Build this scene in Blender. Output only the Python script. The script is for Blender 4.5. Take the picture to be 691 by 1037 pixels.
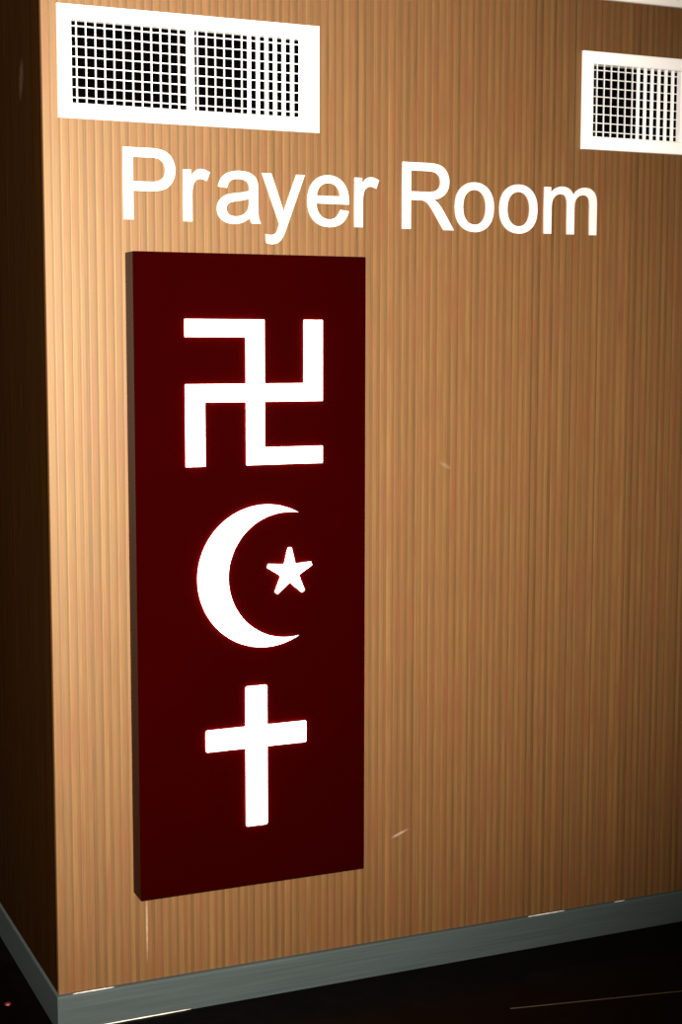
import bpy, bmesh, math
from mathutils import Vector, Matrix

for o in list(bpy.data.objects):
    bpy.data.objects.remove(o)
scene = bpy.context.scene
COL = scene.collection

# ------------------------------------------------------------------ camera
# metres: front wall is the plane y = 0, its outer corner is x = 0, floor z = 0
F_PX, PITCH, YAW, ROLL = 1580.82, -0.107643, 0.417694, 0.0013656
CAM = Vector((-0.78662, -3.32817, 1.53506))
fw = Vector((math.sin(YAW) * math.cos(PITCH), math.cos(YAW) * math.cos(PITCH), math.sin(PITCH)))
rt = Vector((math.cos(YAW), -math.sin(YAW), 0))
up = rt.cross(fw)
rt, up = (math.cos(ROLL) * rt + math.sin(ROLL) * up, -math.sin(ROLL) * rt + math.cos(ROLL) * up)
cam_data = bpy.data.cameras.new('camera')
cam_data.sensor_fit = 'VERTICAL'
cam_data.sensor_height = 36.0
cam_data.lens = F_PX / 1037 * 36.0
cam_data.clip_start = 0.02
cam = bpy.data.objects.new('camera', cam_data)
COL.objects.link(cam)
m = Matrix((rt, up, -fw)).transposed().to_4x4()
m.translation = CAM
cam.matrix_world = m
scene.camera = cam

# ------------------------------------------------------------------ world, lights, exposure
world = bpy.data.worlds.new('dim_interior')
scene.world = world
world.use_nodes = True
bg = world.node_tree.nodes['Background']
bg.inputs['Color'].default_value = (1.0, 0.78, 0.58, 1)
bg.inputs['Strength'].default_value = 0.09

# the photographer's flash: a small lamp just above the lens, throwing a soft-edged cone
def spot(name, loc, target, watts, angle, blend, radius, colour):
    l = bpy.data.lights.new(name, 'SPOT')
    l.energy = watts
    l.spot_size = math.radians(angle)
    l.spot_blend = blend
    l.shadow_soft_size = radius
    l.color = colour
    o = bpy.data.objects.new(name, l)
    o.location = loc
    o.rotation_euler = (Vector(target) - Vector(loc)).to_track_quat('-Z', 'Y').to_euler()
    COL.objects.link(o)
    return o
spot('camera_flash', CAM + up * 0.11 + fw * 0.02, (0.09, 0, 1.37), 2250, 62.5, 1.0, 0.03, (1.0, 0.90, 0.80))

vs = scene.view_settings
vs.view_transform = 'Standard'
vs.look = 'None'
vs.exposure = 0.0
vs.gamma = 1.0
vs.use_curve_mapping = False

# ------------------------------------------------------------------ materials
def new_mat(name):
    mt = bpy.data.materials.new(name)
    mt.use_nodes = True
    nt = mt.node_tree
    b = nt.nodes['Principled BSDF']
    return mt, nt, b

def math_node(nt, op, a, b=None, clamp=False):
    n = nt.nodes.new('ShaderNodeMath')
    n.operation = op
    n.use_clamp = clamp
    for i, v in enumerate((a, b)):
        if v is None:
            continue
        if isinstance(v, (int, float)):
            n.inputs[i].default_value = v
        else:
            nt.links.new(v, n.inputs[i])
    return n.outputs[0]

def mix_col(nt, fac, a, b, mode='MIX'):
    n = nt.nodes.new('ShaderNodeMix')
    n.data_type = 'RGBA'
    n.blend_type = mode
    for sock, v in ((n.inputs['Factor'], fac), (n.inputs[6], a), (n.inputs[7], b)):
        if isinstance(v, (int, float)):
            sock.default_value = v
        elif isinstance(v, tuple):
            sock.default_value = v + (1,) if len(v) == 3 else v
        else:
            nt.links.new(v, sock)
    return n.outputs[2]

def coords(nt, scale=(1, 1, 1), loc=(0, 0, 0)):
    tc = nt.nodes.new('ShaderNodeTexCoord')
    mp = nt.nodes.new('ShaderNodeMapping')
    mp.inputs['Scale'].default_value = scale
    mp.inputs['Location'].default_value = loc
    nt.links.new(tc.outputs['Object'], mp.inputs['Vector'])
    return mp.outputs[0]

def noise(nt, vec, scale, detail=3.0, rough=0.55):
    n = nt.nodes.new('ShaderNodeTexNoise')
    n.inputs['Scale'].default_value = scale
    n.inputs['Detail'].default_value = detail
    n.inputs['Roughness'].default_value = rough
    nt.links.new(vec, n.inputs['Vector'])
    return n.outputs['Fac']

def ramp(nt, fac, stops):
    n = nt.nodes.new('ShaderNodeValToRGB')
    e = n.color_ramp.elements
    while len(e) > len(stops):
        e.remove(e[-1])
    while len(e) < len(stops):
        e.new(1)
    for el, (p, c) in zip(e, stops):
        el.position = p
        el.color = c + (1,) if len(c) == 3 else c
    nt.links.new(fac, n.inputs[0])
    return n.outputs[0]

def plain(name, col, rough=0.5, spec=0.5, metal=0.0, var=0.06, vscale=30):
    mt, nt, b = new_mat(name)
    f = noise(nt, coords(nt), vscale)
    lo = tuple(c * (1 - var) for c in col)
    hi = tuple(min(1, c * (1 + var)) for c in col)
    nt.links.new(mix_col(nt, f, lo, hi), b.inputs['Base Color'])
    b.inputs['Roughness'].default_value = rough
    b.inputs['Specular IOR Level'].default_value = spec
    b.inputs['Metallic'].default_value = metal
    return mt

RIB = 0.0188          # pitch of the fluted wall panel

def ribbed(name, axis, light, dark, warm, rough, spec, scuffs_reflections=()):
    """vertical fine-striped laminate; stripes follow the ribs of the panel"""
    mt, nt, b = new_mat(name)
    vec = coords(nt)
    sp = nt.nodes.new('ShaderNodeSeparateXYZ')
    nt.links.new(vec, sp.inputs[0])
    x, z = sp.outputs[axis], sp.outputs['Z']
    # slow wander so that stripes are not ruler-straight
    u = math_node(nt, 'DIVIDE', x, RIB)
    idx = math_node(nt, 'FLOOR', u)
    fr = math_node(nt, 'FRACT', u)
    wn = nt.nodes.new('ShaderNodeTexWhiteNoise')
    wn.noise_dimensions = '1D'
    nt.links.new(idx, wn.inputs['W'])
    wn2 = nt.nodes.new('ShaderNodeTexWhiteNoise')
    wn2.noise_dimensions = '1D'
    nt.links.new(math_node(nt, 'FLOOR', math_node(nt, 'MULTIPLY', u, 4.0)), wn2.inputs['W'])
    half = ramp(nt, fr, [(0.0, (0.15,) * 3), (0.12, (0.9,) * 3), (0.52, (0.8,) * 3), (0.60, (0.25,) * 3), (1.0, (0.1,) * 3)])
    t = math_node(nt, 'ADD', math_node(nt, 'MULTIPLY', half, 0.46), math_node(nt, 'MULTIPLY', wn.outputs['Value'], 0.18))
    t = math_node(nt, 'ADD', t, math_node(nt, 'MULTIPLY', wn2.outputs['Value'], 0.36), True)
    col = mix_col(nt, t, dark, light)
    # reddish / olive drift between neighbouring ribs and along their length
    sc = (55.0, 55.0, 4.0)
    drift = noise(nt, coords(nt, sc), 1.0, 3)
    col = mix_col(nt, math_node(nt, 'MULTIPLY', math_node(nt, 'SUBTRACT', drift, 0.45), 4.0, True), col, warm)
    grain = noise(nt, coords(nt, (420.0, 420.0, 9.0)), 1.0, 4)
    col = mix_col(nt, 0.45, col, ramp(nt, grain, [(0.25, (0.5,) * 3), (0.75, (1.4, 1.4, 1.4))]), 'MULTIPLY')
    for (px, pz, ax, az, ang, strength) in scuffs_reflections:        # pale rub marks, a panel seam, and a reflection painted on the side panel
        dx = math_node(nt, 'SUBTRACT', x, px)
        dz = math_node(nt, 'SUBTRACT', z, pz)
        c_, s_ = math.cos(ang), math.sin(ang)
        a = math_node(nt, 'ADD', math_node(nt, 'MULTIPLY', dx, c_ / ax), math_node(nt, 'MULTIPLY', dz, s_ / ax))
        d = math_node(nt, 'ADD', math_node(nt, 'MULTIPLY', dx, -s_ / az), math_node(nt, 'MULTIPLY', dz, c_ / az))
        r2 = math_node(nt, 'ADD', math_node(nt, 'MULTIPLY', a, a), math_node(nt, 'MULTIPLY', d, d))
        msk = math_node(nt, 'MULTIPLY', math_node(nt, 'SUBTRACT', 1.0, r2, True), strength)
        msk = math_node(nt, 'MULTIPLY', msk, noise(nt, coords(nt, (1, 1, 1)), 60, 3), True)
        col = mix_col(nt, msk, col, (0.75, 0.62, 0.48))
    nt.links.new(col, b.inputs['Base Color'])
    b.inputs['Roughness'].default_value = rough
    b.inputs['Specular IOR Level'].default_value = spec
    b.inputs['Specular Tint'].default_value = (1.0, 0.86, 0.60, 1)
    return mt

M = {}
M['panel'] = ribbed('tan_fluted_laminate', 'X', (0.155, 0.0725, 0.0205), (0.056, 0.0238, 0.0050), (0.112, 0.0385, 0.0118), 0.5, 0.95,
                    scuffs_reflections=[(0.848, 0.345, 0.028, 0.004, 0.35, 0.45), (0.965, 1.243, 0.02, 0.006, -0.5, 0.12), (0.2065, 0.22, 0.003, 0.10, 0.0, 0.45)])
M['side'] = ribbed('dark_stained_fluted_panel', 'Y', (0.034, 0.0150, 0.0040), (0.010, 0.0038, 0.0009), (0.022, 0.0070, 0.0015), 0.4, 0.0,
                   scuffs_reflections=[(0.195, 2.115, 0.025, 0.05, 0.3, 0.07)])  # a pale reflection painted into the panel colour
M['white_metal'] = plain('white_enamelled_metal', (0.92, 0.92, 0.91), 0.4, 0.4, 0, 0.01)
M['letter'] = plain('white_acrylic', (0.66, 0.595, 0.565), 0.45, 0.4, 0, 0.02)
M['cornice'] = plain('white_painted_plaster', (0.82, 0.80, 0.76), 0.7, 0.2, 0, 0.02)
M['duct'] = plain('black_duct_lining', (0.0007, 0.0007, 0.0007), 0.9, 0.0, 0, 0.1)
M['glint_run'] = plain('pale_painted_glint', (0.8, 0.76, 0.68), 0.4, 0.4, 0, 0.05)  # pale colour standing in for bright glints along the skirting edges
M['joint'] = plain('bronze_floor_strip', (0.10, 0.075, 0.045), 0.4, 0.4, 0.0, 0.2)

mt, nt, b = new_mat('dark_red_gloss_acrylic')
nt.links.new(mix_col(nt, noise(nt, coords(nt), 3.0), (0.0100, 0.00008, 0.00008), (0.0135, 0.0001, 0.0001)), b.inputs['Base Color'])
b.inputs['Roughness'].default_value = 0.13
b.inputs['IOR'].default_value = 1.06
M['sign'] = mt

mt, nt, b = new_mat('lit_white_acrylic')
b.inputs['Base Color'].default_value = (0.8, 0.8, 0.8, 1)
nt.links.new(mix_col(nt, noise(nt, coords(nt), 20.0), (1, 0.97, 0.94), (1, 1, 1)), b.inputs['Emission Color'])
b.inputs['Emission Strength'].default_value = 2.2
M['lit'] = mt
mt, nt, b = new_mat('added_halo_glow')          # hidden glow added behind each symbol to throw the red halo
b.inputs['Base Color'].default_value = (0.8, 0.8, 0.8, 1)
nt.links.new(mix_col(nt, noise(nt, coords(nt), 20.0), (1, 0.93, 0.88), (1, 0.97, 0.94)), b.inputs['Emission Color'])
b.inputs['Emission Strength'].default_value = 80.0
M['halo_glow'] = mt

mt, nt, b = new_mat('brushed_grey_metal')
str_ = noise(nt, coords(nt, (3.0, 3.0, 160.0)), 1.0, 5, 0.65)
bl = noise(nt, coords(nt, (5.0, 5.0, 14.0)), 1.0, 3)
c1 = mix_col(nt, str_, (0.020, 0.027, 0.029), (0.078, 0.098, 0.098))
c1 = mix_col(nt, math_node(nt, 'MULTIPLY', bl, 0.5), c1, (0.046, 0.066, 0.058))
nt.links.new(c1, b.inputs['Base Color'])
b.inputs['Roughness'].default_value = 0.45
b.inputs['Metallic'].default_value = 0.0
b.inputs['Specular IOR Level'].default_value = 0.15
M['base'] = mt

mt, nt, b = new_mat('polished_black_stone')
fl = noise(nt, coords(nt), 14.0, 6, 0.7)
nt.links.new(ramp(nt, fl, [(0.3, (0.0006, 0.0004, 0.0003)), (0.7, (0.0024, 0.0009, 0.0007))]), b.inputs['Base Color'])
b.inputs['Roughness'].default_value = 0.22
b.inputs['Specular IOR Level'].default_value = 0.02
M['floor'] = mt

mt, nt, b = new_mat('dim_red')
b.inputs['Base Color'].default_value = (0.12, 0.008, 0.004, 1)
b.inputs['Emission Color'].default_value = (1, 0.08, 0.03, 1)
b.inputs['Emission Strength'].default_value = 0.02
M['red'] = mt

# ------------------------------------------------------------------ mesh helpers
def add_box(bm, x0, x1, y0, y1, z0, z1):
    v = [bm.verts.new((x, y, z)) for z in (z0, z1) for y in (y0, y1) for x in (x0, x1)]
    for f in ((0, 2, 3, 1), (4, 5, 7, 6), (0, 1, 5, 4), (2, 6, 7, 3), (0, 4, 6, 2), (1, 3, 7, 5)):
        bm.faces.new([v[i] for i in f])
    return v

def add_prism(bm, pts, y0, y1):
    """pts: (x, z) outline, anticlockwise seen from -y; extruded from y0 (front) to y1"""
    a = [bm.verts.new((x, y0, z)) for x, z in pts]
    c = [bm.verts.new((x, y1, z)) for x, z in pts]
    bm.faces.new(a)
    bm.faces.new(list(reversed(c)))
    n = len(pts)
    for i in range(n):
        j = (i + 1) % n
        bm.faces.new((a[j], a[i], c[i], c[j]))

def bevel(bm, w, seg=2):
    bmesh.ops.bevel(bm, geom=list(bm.edges), offset=w, segments=seg, profile=0.5, affect='EDGES', clamp_overlap=True)

def obj(name, bm, mat, parent=None, smooth=False):
    bmesh.ops.recalc_face_normals(bm, faces=bm.faces)
    if parent is not None:
        bmesh.ops.translate(bm, verts=bm.verts, vec=-parent.location)
    me = bpy.data.meshes.new(name)
    bm.to_mesh(me)
    bm.free()
    me.materials.append(M[mat])
    if smooth:
        for p in me.polygons:
            p.use_smooth = True
    o = bpy.data.objects.new(name, me)
    COL.objects.link(o)
    if parent is not None:
        o.parent = parent
    return o

def tag(o, label, cat, group=None, kind=None):
    o['label'] = label
    o['category'] = cat
    if group:
        o['group'] = group
    if kind:
        o['kind'] = kind
    return o

def thing(name, loc, label, cat, group=None):
    o = bpy.data.objects.new(name, None)
    o.empty_display_size = 0.05
    o.location = loc
    COL.objects.link(o)
    return tag(o, label, cat, group)

def box_obj(name, dims, mat, parent=None, bev=0.0):
    bm = bmesh.new()
    add_box(bm, *dims)
    if bev:
        bevel(bm, bev, 2)
    return obj(name, bm, mat, parent)

# ------------------------------------------------------------------ the setting
XR = 2.7                    # right end of the modelled front wall
ZB = 0.0828                 # top of baseboard
BD = 0.0132                 # baseboard thickness
ZC = 2.3690                 # underside of the cornice
BDS = 0.006                 # the return wall's skirting is thinner
PT = 0.012                  # thickness of the wall panel
VENT_X = (0.0333, 1.3319)   # left ends of the two air grilles
VENT_W, VZ0, VZ1 = 0.5994, 2.0091, 2.2446
CUT = 0.022                 # wall opening is this much smaller than the grille flange

tag(box_obj('floor', (-3, 4, -5, 3, -0.05, 0), 'floor'), 'polished black stone floor in front of the wall', 'floor', kind='structure')
tag(box_obj('ceiling', (-3, 4, -5, 3, 2.46, 2.52), 'cornice'), 'white ceiling above the tan panelled wall', 'ceiling', kind='structure')

def front_wall():
    holes = [(x + CUT, x + VENT_W - CUT) for x in VENT_X]
    prof = [(0.0, 0.0012), (0.0012, 0.0)]
    g, d = 0.0030, 0.00012                      # half width and depth of a groove
    k = 1
    while k * RIB < XR - 0.01:
        c = k * RIB
        prof += [(c - g, 0.0), (c - g * 0.45, d), (c + g * 0.45, d), (c + g, 0.0)]
        k += 1
    prof.append((XR, 0.0))
    for h in holes:
        for e in h:
            prof = [p for p in prof if abs(p[0] - e) > 0.0006]
            prof.append((e, 0.0))
    prof.sort()
    rows = [0.0, VZ0 + CUT, VZ1 - CUT, 2.46]
    bm = bmesh.new()
    fr = [[bm.verts.new((x, y, z)) for x, y in prof] for z in rows]
    bk = [[bm.verts.new((x, PT, z)) for x, y in prof] for z in rows]
    n = len(prof)
    def solid(r, i):
        if r < 0 or r > 2 or i < 0 or i >= n - 1:
            return False
        mid = (prof[i][0] + prof[i + 1][0]) / 2
        return not (r == 1 and any(a < mid < b_ for a, b_ in holes))
    for r in range(3):
        for i in range(n - 1):
            if not solid(r, i):
                continue
            bm.faces.new((fr[r][i], fr[r][i + 1], fr[r + 1][i + 1], fr[r + 1][i]))
            bm.faces.new((bk[r][i + 1], bk[r][i], bk[r + 1][i], bk[r + 1][i + 1]))
            if not solid(r, i - 1):
                bm.faces.new((fr[r][i], fr[r + 1][i], bk[r + 1][i], bk[r][i]))
            if not solid(r, i + 1):
                bm.faces.new((fr[r + 1][i + 1], fr[r][i + 1], bk[r][i + 1], bk[r + 1][i + 1]))
            if not solid(r - 1, i):
                bm.faces.new((fr[r][i + 1], fr[r][i], bk[r][i], bk[r][i + 1]))
            if not solid(r + 1, i):
                bm.faces.new((fr[r + 1][i], fr[r + 1][i + 1], bk[r + 1][i + 1], bk[r + 1][i]))
    return obj('wall_front', bm, 'panel')
tag(front_wall(), 'tan wall of fine vertical ribs carrying the red sign and lettering', 'wall', kind='structure')

def side_wall():
    prof = [(0.0, PT)]
    g, d = 0.0030, 0.00012
    k = 2
    while k * RIB < 2.6:
        c = k * RIB
        prof += [(0.0, c - g), (d, c - g * 0.45), (d, c + g * 0.45), (0.0, c + g)]
        k += 1
    prof += [(0.0, 2.6), (0.1, 2.6), (0.1, 0.16), (0.03, 0.16), (0.03, PT)]
    bm = bmesh.new()
    lo = [bm.verts.new((x, y, 0.0)) for x, y in prof]
    hi = [bm.verts.new((x, y, 2.46)) for x, y in prof]
    n = len(prof)
    for i in range(n):
        j = (i + 1) % n
        bm.faces.new((lo[i], lo[j], hi[j], hi[i]))
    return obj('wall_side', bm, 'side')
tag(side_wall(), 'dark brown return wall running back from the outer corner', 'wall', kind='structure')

def base_profile(bm, run0, run1, along, BD, other):
    """baseboard: square foot, small rounded top edge"""
    pr = [(0, 0), (BD, 0), (BD, ZB - 0.004), (BD - 0.001, ZB - 0.0015), (BD - 0.004, ZB), (0, ZB)]
    ends = []
    for t, shift in ((run0, True), (run1, False)):
        ring = []
        for d, z in pr:
            # mitre at the outer corner (t == 0)
            s = t - d * other / BD if shift else t
            ring.append(bm.verts.new((s, -d, z) if along == 'x' else (-d, s, z)))
        ends.append(ring)
    n = len(pr)
    for i in range(n):
        j = (i + 1) % n
        bm.faces.new((ends[0][i], ends[0][j], ends[1][j], ends[1][i]))
    bm.faces.new(ends[0])
    bm.faces.new(list(reversed(ends[1])))
bm = bmesh.new(); base_profile(bm, 0.0, XR, 'x', BD, BDS)
bf = tag(obj('baseboard_front', bm, 'base'), 'brushed grey metal skirting along the tan wall', 'baseboard', kind='structure')
bm = bmesh.new(); base_profile(bm, 0.0, 2.6, 'y', BDS, BD)
tag(obj('baseboard_side', bm, 'base'), 'brushed grey metal skirting along the dark return wall', 'baseboard', kind='structure')

def glint_run(parent, x0, x1, y, z, r):
    """a thin irregular run of pale colour standing in for a glint on the skirting"""
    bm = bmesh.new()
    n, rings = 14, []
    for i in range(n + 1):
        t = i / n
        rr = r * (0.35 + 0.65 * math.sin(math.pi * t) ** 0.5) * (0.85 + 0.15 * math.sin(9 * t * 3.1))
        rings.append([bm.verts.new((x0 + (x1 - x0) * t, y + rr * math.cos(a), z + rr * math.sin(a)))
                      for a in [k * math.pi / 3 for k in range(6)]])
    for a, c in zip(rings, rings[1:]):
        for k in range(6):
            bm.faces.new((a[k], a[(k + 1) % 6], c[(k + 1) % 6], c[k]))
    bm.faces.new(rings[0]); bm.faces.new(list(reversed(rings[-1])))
    return obj('glint_bead', bm, 'glint_run', parent, True)
glint_run(bf, 0.03, 0.125, -BD + 0.004, ZB + 0.0005, 0.0013)
glint_run(bf, 1.21, 1.32, -BD + 0.004, ZB + 0.0005, 0.0014)
glint_run(bf, 1.47, 1.503, -BD + 0.004, ZB + 0.0005, 0.0011)
glint_run(bf, 0.07, 0.305, -BD - 0.0012, 0.0014, 0.0017)

# cornice: flat white fascia with a small lip at its foot
bm = bmesh.new()
pr = [(0.0, ZC), (-0.010, ZC), (-0.012, ZC + 0.003), (-0.012, ZC + 0.016), (-0.018, ZC + 0.019), (-0.018, 2.46), (0.0, 2.46)]
ra = [bm.verts.new((-0.02, y, z)) for y, z in pr]
rb = [bm.verts.new((XR, y, z)) for y, z in pr]
for i in range(len(pr)):
    j = (i + 1) % len(pr)
    bm.faces.new((ra[i], ra[j], rb[j], rb[i]))
bm.faces.new(ra); bm.faces.new(list(reversed(rb)))
tag(obj('trim_1', bm, 'cornice'), 'white cornice strip where the tan wall meets the ceiling', 'cornice', kind='structure')

# thin pale strip let into the floor, running away at a slight angle to the wall
bm = bmesh.new()
a, c = Vector((0.985, -0.3085, 0)), Vector((2.2, -0.535, 0))
dn = (c - a).normalized(); sd = Vector((-dn.y, dn.x, 0)) * 0.0016
vv = [bm.verts.new(p + Vector((0, 0, z))) for z in (-0.004, 0.0006) for p in (a - sd, c - sd, c + sd, a + sd)]
for f in ((3, 2, 1, 0), (4, 5, 6, 7), (0, 1, 5, 4), (1, 2, 6, 5), (2, 3, 7, 6), (3, 0, 4, 7)):
    bm.faces.new([vv[i] for i in f])
tag(obj('trim_2', bm, 'joint'), 'thin bronze strip let into the black floor', 'floor strip', kind='structure')

# ------------------------------------------------------------------ the lit sign
SX0, SX1, SZ0, SZ1, SD = 0.1755, 0.7255, 0.2942, 1.7309, 0.0602
sign = thing('illuminated_sign', ((SX0 + SX1) / 2, 0, SZ0),
             'tall dark red wall sign box with three glowing white religious symbols', 'sign')
bm = bmesh.new()
add_box(bm, SX0, SX1, -SD, 0.0, SZ0, SZ1)
bevel(bm, 0.0022, 2)
obj('sign_box', bm, 'sign', sign)
YF, YM, YB = -SD - 0.005, -SD - 0.0035, -SD + 0.001
INSET = 0.002

def inset(pts, w):
    """move every edge of a closed outline inwards by w"""
    area = sum(p[0] * q[1] - q[0] * p[1] for p, q in zip(pts, pts[1:] + pts[:1]))
    sg = 1 if area > 0 else -1
    out, n = [], len(pts)
    for i in range(n):
        p, c, q = Vector(pts[i - 1]), Vector(pts[i]), Vector(pts[(i + 1) % n])
        a, b_ = (c - p).normalized(), (q - c).normalized()
        na, nb = Vector((-a.y, a.x)) * sg, Vector((-b_.y, b_.x)) * sg
        bis = na + nb
        c2 = c + bis * (w / max(0.35, 1 + na.dot(nb)))
        out.append((c2.x, c2.y))
    return out

def symbol(name, plate, core, label):
    """white face plate over a slightly smaller core, a hidden glow added for the red halo"""
    bm = bmesh.new()
    add_prism(bm, plate, YF, YM)
    add_prism(bm, core, YM, YB)
    bm.normal_update()
    bmesh.ops.triangulate(bm, faces=[f for f in bm.faces if len(f.verts) > 4], ngon_method='EAR_CLIP')
    o = obj(name, bm, 'lit', sign)
    o.data.materials.append(M['halo_glow'])
    for p in o.data.polygons:
        p.material_index = 1 if p.center.y > YM + 0.0003 and abs(p.normal.y) < 0.9 else 0
    o['label'] = label

# left-facing manji: three columns and three rows of strokes
c0, c1_, c2, c3, c4, c5 = 0.2887, 0.3339, 0.4305, 0.4745, 0.5695, 0.6155
r0, r1, r2, r3, r4, r5 = 1.5872, 1.5488, 1.4454, 1.4054, 1.3030, 1.2642
manji = [(c0, r0), (c0, r1), (c2, r1), (c2, r2), (c0, r2), (c0, r5), (c1_, r5), (c1_, r3), (c2, r3), (c2, r5),
         (c5, r5), (c5, r4), (c3, r4), (c3, r3), (c5, r3), (c5, r0), (c4, r0), (c4, r2), (c3, r2), (c3, r0)]
symbol('manji_symbol', manji, inset(manji, INSET), 'glowing white Buddhist manji')

# crescent: outer circle minus an inner circle through the two horn tips
def crescent(ocx, oz, orad, icx, irad, N=64):
    d = icx - ocx
    tx = (d * d + orad * orad - irad * irad) / (2 * d)       # the circles cross here
    ao = math.acos(tx / orad)
    ai = math.acos((tx - d) / irad)
    row = [(ocx + orad * math.cos(ao + (2 * math.pi - 2 * ao) * i / N), oz + orad * math.sin(ao + (2 * math.pi - 2 * ao) * i / N)) for i in range(N + 1)]
    back = [(icx + irad * math.cos(2 * math.pi - ai - (2 * math.pi - 2 * ai) * i / N), oz + irad * math.sin(2 * math.pi - ai - (2 * math.pi - 2 * ai) * i / N)) for i in range(1, N)]
    return row + back
symbol('crescent_symbol', crescent(0.4760, 1.0114, 0.1626, 0.5300, 0.1440), crescent(0.4760, 1.0114, 0.1606, 0.5300, 0.1460), 'glowing white crescent')

scx, scz, sR = 0.5342, 1.0168, 0.0584
star = []
for k in range(5):
    a0 = math.pi / 2 + k * 2 * math.pi / 5
    for da in (-0.075, 0.075):                       # blunt tips
        star.append((scx + sR * 0.975 * math.cos(a0 + da), scz + sR * 0.975 * math.sin(a0 + da)))
    a1 = a0 + math.pi / 5
    star.append((scx + sR * 0.40 * math.cos(a1), scz + sR * 0.40 * math.sin(a1)))
symbol('star_symbol', star, inset(star, INSET), 'small glowing white five-pointed star')

h0, h1, v0, v1 = 0.3297, 0.5747, 0.4255, 0.4777
t0, t1, b0, b1 = 0.6684, 0.6183, 0.7612, 0.4350
e = 0.0028                                           # eased corners at the arm ends
cross = [(v0, b0 - e), (v0, t0), (h0 + e, t0), (h0, t0 - e), (h0, t1 + e), (h0 + e, t1), (v0, t1), (v0, b1 + e), (v0 + e, b1),
         (v1 - e, b1), (v1, b1 + e), (v1, t1), (h1 - e, t1), (h1, t1 + e), (h1, t0 - e), (h1 - e, t0), (v1, t0), (v1, b0 - e),
         (v1 - e, b0), (v0 + e, b0)]
symbol('cross_symbol', cross, inset(cross, INSET), 'glowing white Christian cross')

# ------------------------------------------------------------------ the two air grilles
BLADE_P = 0.0206
def grille(x0, left_tilt, right_tilt, label):
    x1 = x0 + VENT_W
    root = thing('air_grille', ((x0 + x1) / 2, 0, VZ0), label, 'air vent', 'white air grilles above the lettering')
    ox0, ox1, oz0, oz1 = x0 + 0.0297, x1 - 0.0302, VZ0 + 0.0318, VZ1 - 0.0300
    # flange with a rounded outer edge and a throat running into the wall
    bm = bmesh.new()
    def loop(dx, dz, y):
        return [bm.verts.new(p) for p in ((x0 + dx, y, VZ0 + dz), (x1 - dx, y, VZ0 + dz), (x1 - dx, y, VZ1 - dz), (x0 + dx, y, VZ1 - dz))]
    def oloop(g, y):
        return [bm.verts.new(p) for p in ((ox0 - g, y, oz0 - g), (ox1 + g, y, oz0 - g), (ox1 + g, y, oz1 + g), (ox0 - g, y, oz1 + g))]
    loops = [loop(0, 0, 0.0), loop(0, 0, -0.007), loop(0.001, 0.001, -0.0095), loop(0.003, 0.003, -0.0105),
             oloop(0.003, -0.0105), oloop(0.0, -0.008), oloop(0.0, 0.018), oloop(0.003, 0.018), oloop(0.003, 0.0)]
    for a, c in zip(loops, loops[1:] + loops[:1]):
        for k in range(4):
            j = (k + 1) % 4
            bm.faces.new((a[k], a[j], c[j], c[k]))
    obj('frame', bm, 'white_metal', root)
    mx0, mx1 = x0 + 0.2893, x0 + 0.3030
    box_obj('mullion', (mx0, mx1, -0.006, 0.012, oz0, oz1), 'white_metal', root, 0.0008)
    # upright blades at the front, each turned a little about its own axis
    xs = [(x0 + 0.0418 + BLADE_P * i, left_tilt[i]) for i in range(12)]
    xs += [(x0 + 0.3110 + BLADE_P * i, right_tilt[i]) for i in range(13)]
    meshes = {}
    for x, ang in xs:
        if ang not in meshes:
            bm = bmesh.new()
            t, dpt = 0.0008, 0.0105
            pr = [(-t, 0.0008), (-t * 0.5, 0), (t * 0.5, 0), (t, 0.0008), (t, dpt * 0.8), (0.0003, dpt), (-0.0003, dpt), (-t, dpt * 0.8)]
            ca, sa = math.cos(ang), math.sin(ang)
            pr = [(px * ca + py * sa, -px * sa + py * ca) for px, py in pr]
            lo = [bm.verts.new((px, py, 0)) for px, py in pr]
            hi = [bm.verts.new((px, py, oz1 - oz0)) for px, py in pr]
            for i in range(8):
                bm.faces.new((lo[i], lo[(i + 1) % 8], hi[(i + 1) % 8], hi[i]))
            bm.faces.new(lo); bm.faces.new(list(reversed(hi)))
            bmesh.ops.recalc_face_normals(bm, faces=bm.faces)
            me = bpy.data.meshes.new('vertical_blade'); bm.to_mesh(me); bm.free()
            me.materials.append(M['white_metal'])
            meshes[ang] = me
        o = bpy.data.objects.new('vertical_blade', meshes[ang])
        COL.objects.link(o); o.parent = root
        o.location = Vector((x, -0.006, oz0)) - root.location
    # level blades behind them, in two spans either side of the mullion
    for xa, xb in ((ox0, mx0), (mx1, ox1)):
        me = None
        for i in range(8):
            if me is None:
                bm = bmesh.new()
                add_box(bm, xa - root.location.x, xb - root.location.x, 0.0, 0.007, -0.0009, 0.0009)
                bevel(bm, 0.0005, 1)
                me = bpy.data.meshes.new('horizontal_blade'); bm.to_mesh(me); bm.free()
                me.materials.append(M['white_metal'])
            o = bpy.data.objects.new('horizontal_blade', me)
            COL.objects.link(o); o.parent = root
            o.location = (0, 0.0085, 2.2035 - 0.0212 * i - VZ0)
    # lined duct behind: five-sided open box
    bm = bmesh.new()
    g = 0.0032
    X0, X1, Z0, Z1, Y0, Y1 = ox0 - g, ox1 + g, oz0 - g, oz1 + g, 0.0185, 0.15
    a = [bm.verts.new(p) for p in ((X0, Y0, Z0), (X1, Y0, Z0), (X1, Y0, Z1), (X0, Y0, Z1))]
    c = [bm.verts.new(p) for p in ((X0, Y1, Z0), (X1, Y1, Z0), (X1, Y1, Z1), (X0, Y1, Z1))]
    for k in range(4):
        bm.faces.new((a[k], a[(k + 1) % 4], c[(k + 1) % 4], c[k]))
    bm.faces.new(c)
    obj('duct', bm, 'duct', root)['label'] = 'black duct opening behind the blades'
    return root

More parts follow.
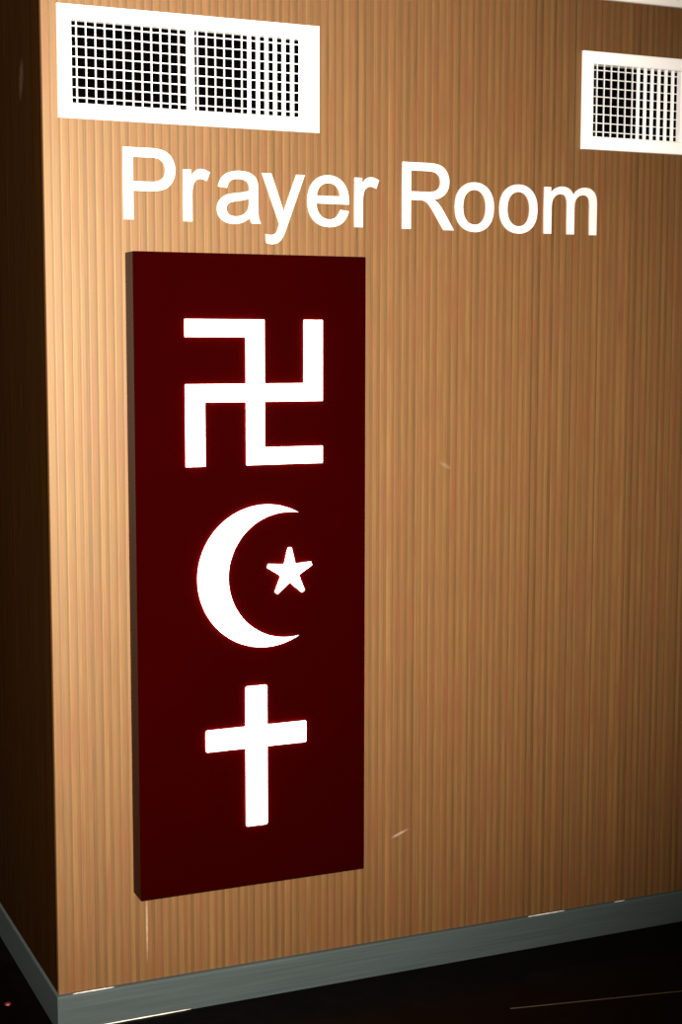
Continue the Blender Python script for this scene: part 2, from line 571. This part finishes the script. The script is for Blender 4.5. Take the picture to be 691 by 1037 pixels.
R = math.radians
grille(VENT_X[0], [0.0] * 12, [R(4)] * 6 + [R(-32)] * 7, 'wide white air grille above the word Prayer, nearer the wall corner')
grille(VENT_X[1], [R(16)] * 6 + [R(-14)] * 6, [R(-14)] * 13, 'white air grille above the end of the word Room, away from the corner')

# ------------------------------------------------------------------ the lettering: each letter its own cut-out
GLYPH = {
 'P': "M157 0 V1466 H710 Q856 1466 933 1452 Q1041 1434 1114 1383.5 Q1187 1333 1231.5 1242 Q1276 1151 1276 1042 Q1276 855 1157 725.5 Q1038 596 727 596 H351 V0 Z M351 769 H730 Q918 769 997 839 Q1076 909 1076 1036 Q1076 1128 1029.5 1193.5 Q983 1259 907 1280 Q858 1293 726 1293 H351 Z",
 'R': "M161 0 V1466 H811 Q1007 1466 1109 1426.5 Q1211 1387 1272 1287 Q1333 1187 1333 1066 Q1333 910 1232 803 Q1131 696 920 667 Q997 630 1037 594 Q1122 516 1198 399 L1453 0 H1209 L1015 305 Q930 437 875 507 Q820 577 776.5 605 Q733 633 688 644 Q655 651 580 651 H355 V0 Z M355 819 H772 Q905 819 980 846.5 Q1055 874 1094 934.5 Q1133 995 1133 1066 Q1133 1170 1057.5 1237 Q982 1304 819 1304 H355 Z",
 'r': "M133 0 V1062 H295 V901 Q357 1014 409.5 1050 Q462 1086 525 1086 Q616 1086 710 1028 L648 861 Q582 900 516 900 Q457 900 410 864.5 Q363 829 343 766 Q313 670 313 556 V0 Z",
 'a': "M828 131 Q728 46 635.5 11 Q543 -24 437 -24 Q262 -24 168 61.5 Q74 147 74 280 Q74 358 109.5 422.5 Q145 487 202.5 526 Q260 565 332 585 Q385 599 492 612 Q710 638 813 674 Q814 711 814 721 Q814 831 763 876 Q694 937 558 937 Q431 937 370.5 892.5 Q310 848 281 735 L105 759 Q129 872 184 941.5 Q239 1011 343 1048.5 Q447 1086 584 1086 Q720 1086 805 1054 Q890 1022 930 973.5 Q970 925 986 851 Q995 805 995 685 V445 Q995 194 1006.5 127.5 Q1018 61 1052 0 H864 Q836 56 828 131 Z M813 533 Q715 493 519 465 Q408 449 362 429 Q316 409 291 370.5 Q266 332 266 285 Q266 213 320.5 165 Q375 117 480 117 Q584 117 665 162.5 Q746 208 784 287 Q813 348 813 467 Z",
 'y': "M127 -409 L107 -240 Q166 -256 210 -256 Q270 -256 306 -236 Q342 -216 365 -180 Q382 -153 420 -46 Q425 -31 436 -2 L33 1062 H227 L448 447 Q491 330 525 201 Q556 325 599 443 L826 1062 H1006 L602 -18 Q537 -193 501 -259 Q453 -348 391 -389.5 Q329 -431 243 -431 Q191 -431 127 -409 Z",
 'e': "M862 342 L1048 319 Q1004 156 885 66 Q766 -24 581 -24 Q348 -24 211.5 119.5 Q75 263 75 522 Q75 790 213 938 Q351 1086 571 1086 Q784 1086 919 941 Q1054 796 1054 533 Q1054 517 1053 485 H261 Q271 310 360 217 Q449 124 582 124 Q681 124 751 176 Q821 228 862 342 Z M271 633 H864 Q852 767 796 834 Q710 938 573 938 Q449 938 364.5 855 Q280 772 271 633 Z",
 'o': "M68 531 Q68 826 232 968 Q369 1086 566 1086 Q785 1086 924 942.5 Q1063 799 1063 546 Q1063 341 1001.5 223.5 Q940 106 822.5 41 Q705 -24 566 -24 Q343 -24 205.5 119 Q68 262 68 531 Z M253 531 Q253 327 342 225.5 Q431 124 566 124 Q700 124 789 226 Q878 328 878 537 Q878 734 788.5 835.5 Q699 937 566 937 Q431 937 342 836 Q253 735 253 531 Z",
 'm': "M135 0 V1062 H296 V913 Q346 991 429 1038.5 Q512 1086 618 1086 Q736 1086 811.5 1037 Q887 988 918 900 Q1044 1086 1246 1086 Q1404 1086 1489 998.5 Q1574 911 1574 729 V0 H1395 V669 Q1395 777 1377.5 824.5 Q1360 872 1314 901 Q1268 930 1206 930 Q1094 930 1020 855.5 Q946 781 946 617 V0 H766 V690 Q766 810 722 870 Q678 930 578 930 Q502 930 437.5 890 Q373 850 344 773 Q315 696 315 551 V0 Z",
}
def glyph_loops(d):
    loops, cur, pos = [], [], (0, 0)
    for tok in d.replace('Z', ' Z').split('M'):
        if not tok.strip():
            continue
        words = ('M' + tok).replace('Z', '').split()
        i, cur = 0, []
        while i < len(words):
            w = words[i]
            k, v = w[0], float(w[1:])
            if k in 'ML':
                pos = (v, float(words[i + 1])); cur.append(pos); i += 2
            elif k == 'H':
                pos = (v, pos[1]); cur.append(pos); i += 1
            elif k == 'V':
                pos = (pos[0], v); cur.append(pos); i += 1
            else:
                q = (v, float(words[i + 1])); ep = (float(words[i + 2]), float(words[i + 3]))
                for s in range(1, 5):
                    t = s / 4
                    cur.append(((1 - t) ** 2 * pos[0] + 2 * t * (1 - t) * q[0] + t * t * ep[0],
                                (1 - t) ** 2 * pos[1] + 2 * t * (1 - t) * q[1] + t * t * ep[1]))
                pos = ep; i += 4
        if abs(cur[0][0] - cur[-1][0]) < 1e-6 and abs(cur[0][1] - cur[-1][1]) < 1e-6:
            cur.pop()
        loops.append(cur)
    return loops

EM, FAT, THICK, BASE = 0.2118 / 2048, 0.0011, 0.004, 1.8030
def letter(ch, x_left, label):
    cu = bpy.data.curves.new('outline', 'CURVE')
    cu.dimensions = '2D'
    cu.fill_mode = 'BOTH'
    loops = glyph_loops(GLYPH[ch])
    xmin = min(p[0] for l in loops for p in l)
    for l in loops:
        sp = cu.splines.new('POLY')
        sp.points.add(len(l) - 1)
        for p, (x, z) in zip(sp.points, l):
            p.co = ((x - xmin) * EM, z * EM, 0, 1)
        sp.use_cyclic_u = True
    cu.extrude = THICK / 2
    cu.offset = FAT
    tmp = bpy.data.objects.new('outline', cu)
    COL.objects.link(tmp)
    bpy.context.view_layer.update()
    me = bpy.data.meshes.new_from_object(tmp.evaluated_get(bpy.context.evaluated_depsgraph_get()))
    bpy.data.objects.remove(tmp); bpy.data.curves.remove(cu)
    me.name = 'letter_' + ch.lower()
    # stand the outline up against the wall: (x, y) -> (x, z)
    me.transform(Matrix.Translation((0, -THICK / 2, 0)) @ Matrix.Rotation(math.pi / 2, 4, 'X'))
    me.materials.clear(); me.materials.append(M['letter'])
    o = bpy.data.objects.new(('capital_letter_' if ch.isupper() else 'letter_') + ch.lower(), me)
    o.location = (x_left + FAT + 0.001, 0, BASE)
    COL.objects.link(o)
    tag(o, label, 'letter', 'white letters of the wall lettering')
for ch, x, label in (
        ('P', 0.1718, 'white capital P that begins the wall lettering'),
        ('r', 0.3075, 'white letter r between capital P and a on the wall'),
        ('a', 0.3860, 'white letter a in the word Prayer on the wall'),
        ('y', 0.4935, 'white letter y with its tail dipping towards the red sign'),
        ('e', 0.6035, 'white letter e in the word Prayer on the wall'),
        ('r', 0.7210, 'white letter r that ends the word Prayer'),
        ('R', 0.8435, 'white capital R that begins the word Room'),
        ('o', 0.9830, 'white letter o directly after capital R'),
        ('o', 1.1040, 'white letter o directly before letter m'),
        ('m', 1.2280, 'white letter m that ends the word Room')):
    letter(ch, x, label)

# ------------------------------------------------------------------ small, weakly emissive red disc on the dark floor beside the return wall
bm = bmesh.new()
bmesh.ops.create_cone(bm, cap_ends=True, segments=20, radius1=0.0075, radius2=0.006, depth=0.003,
                      matrix=Matrix.Translation((-0.077, 0.185, 0.0015)))
tag(obj('red_disc', bm, 'red'), 'tiny dim red disc on black floor beside the dark return wall', 'light')
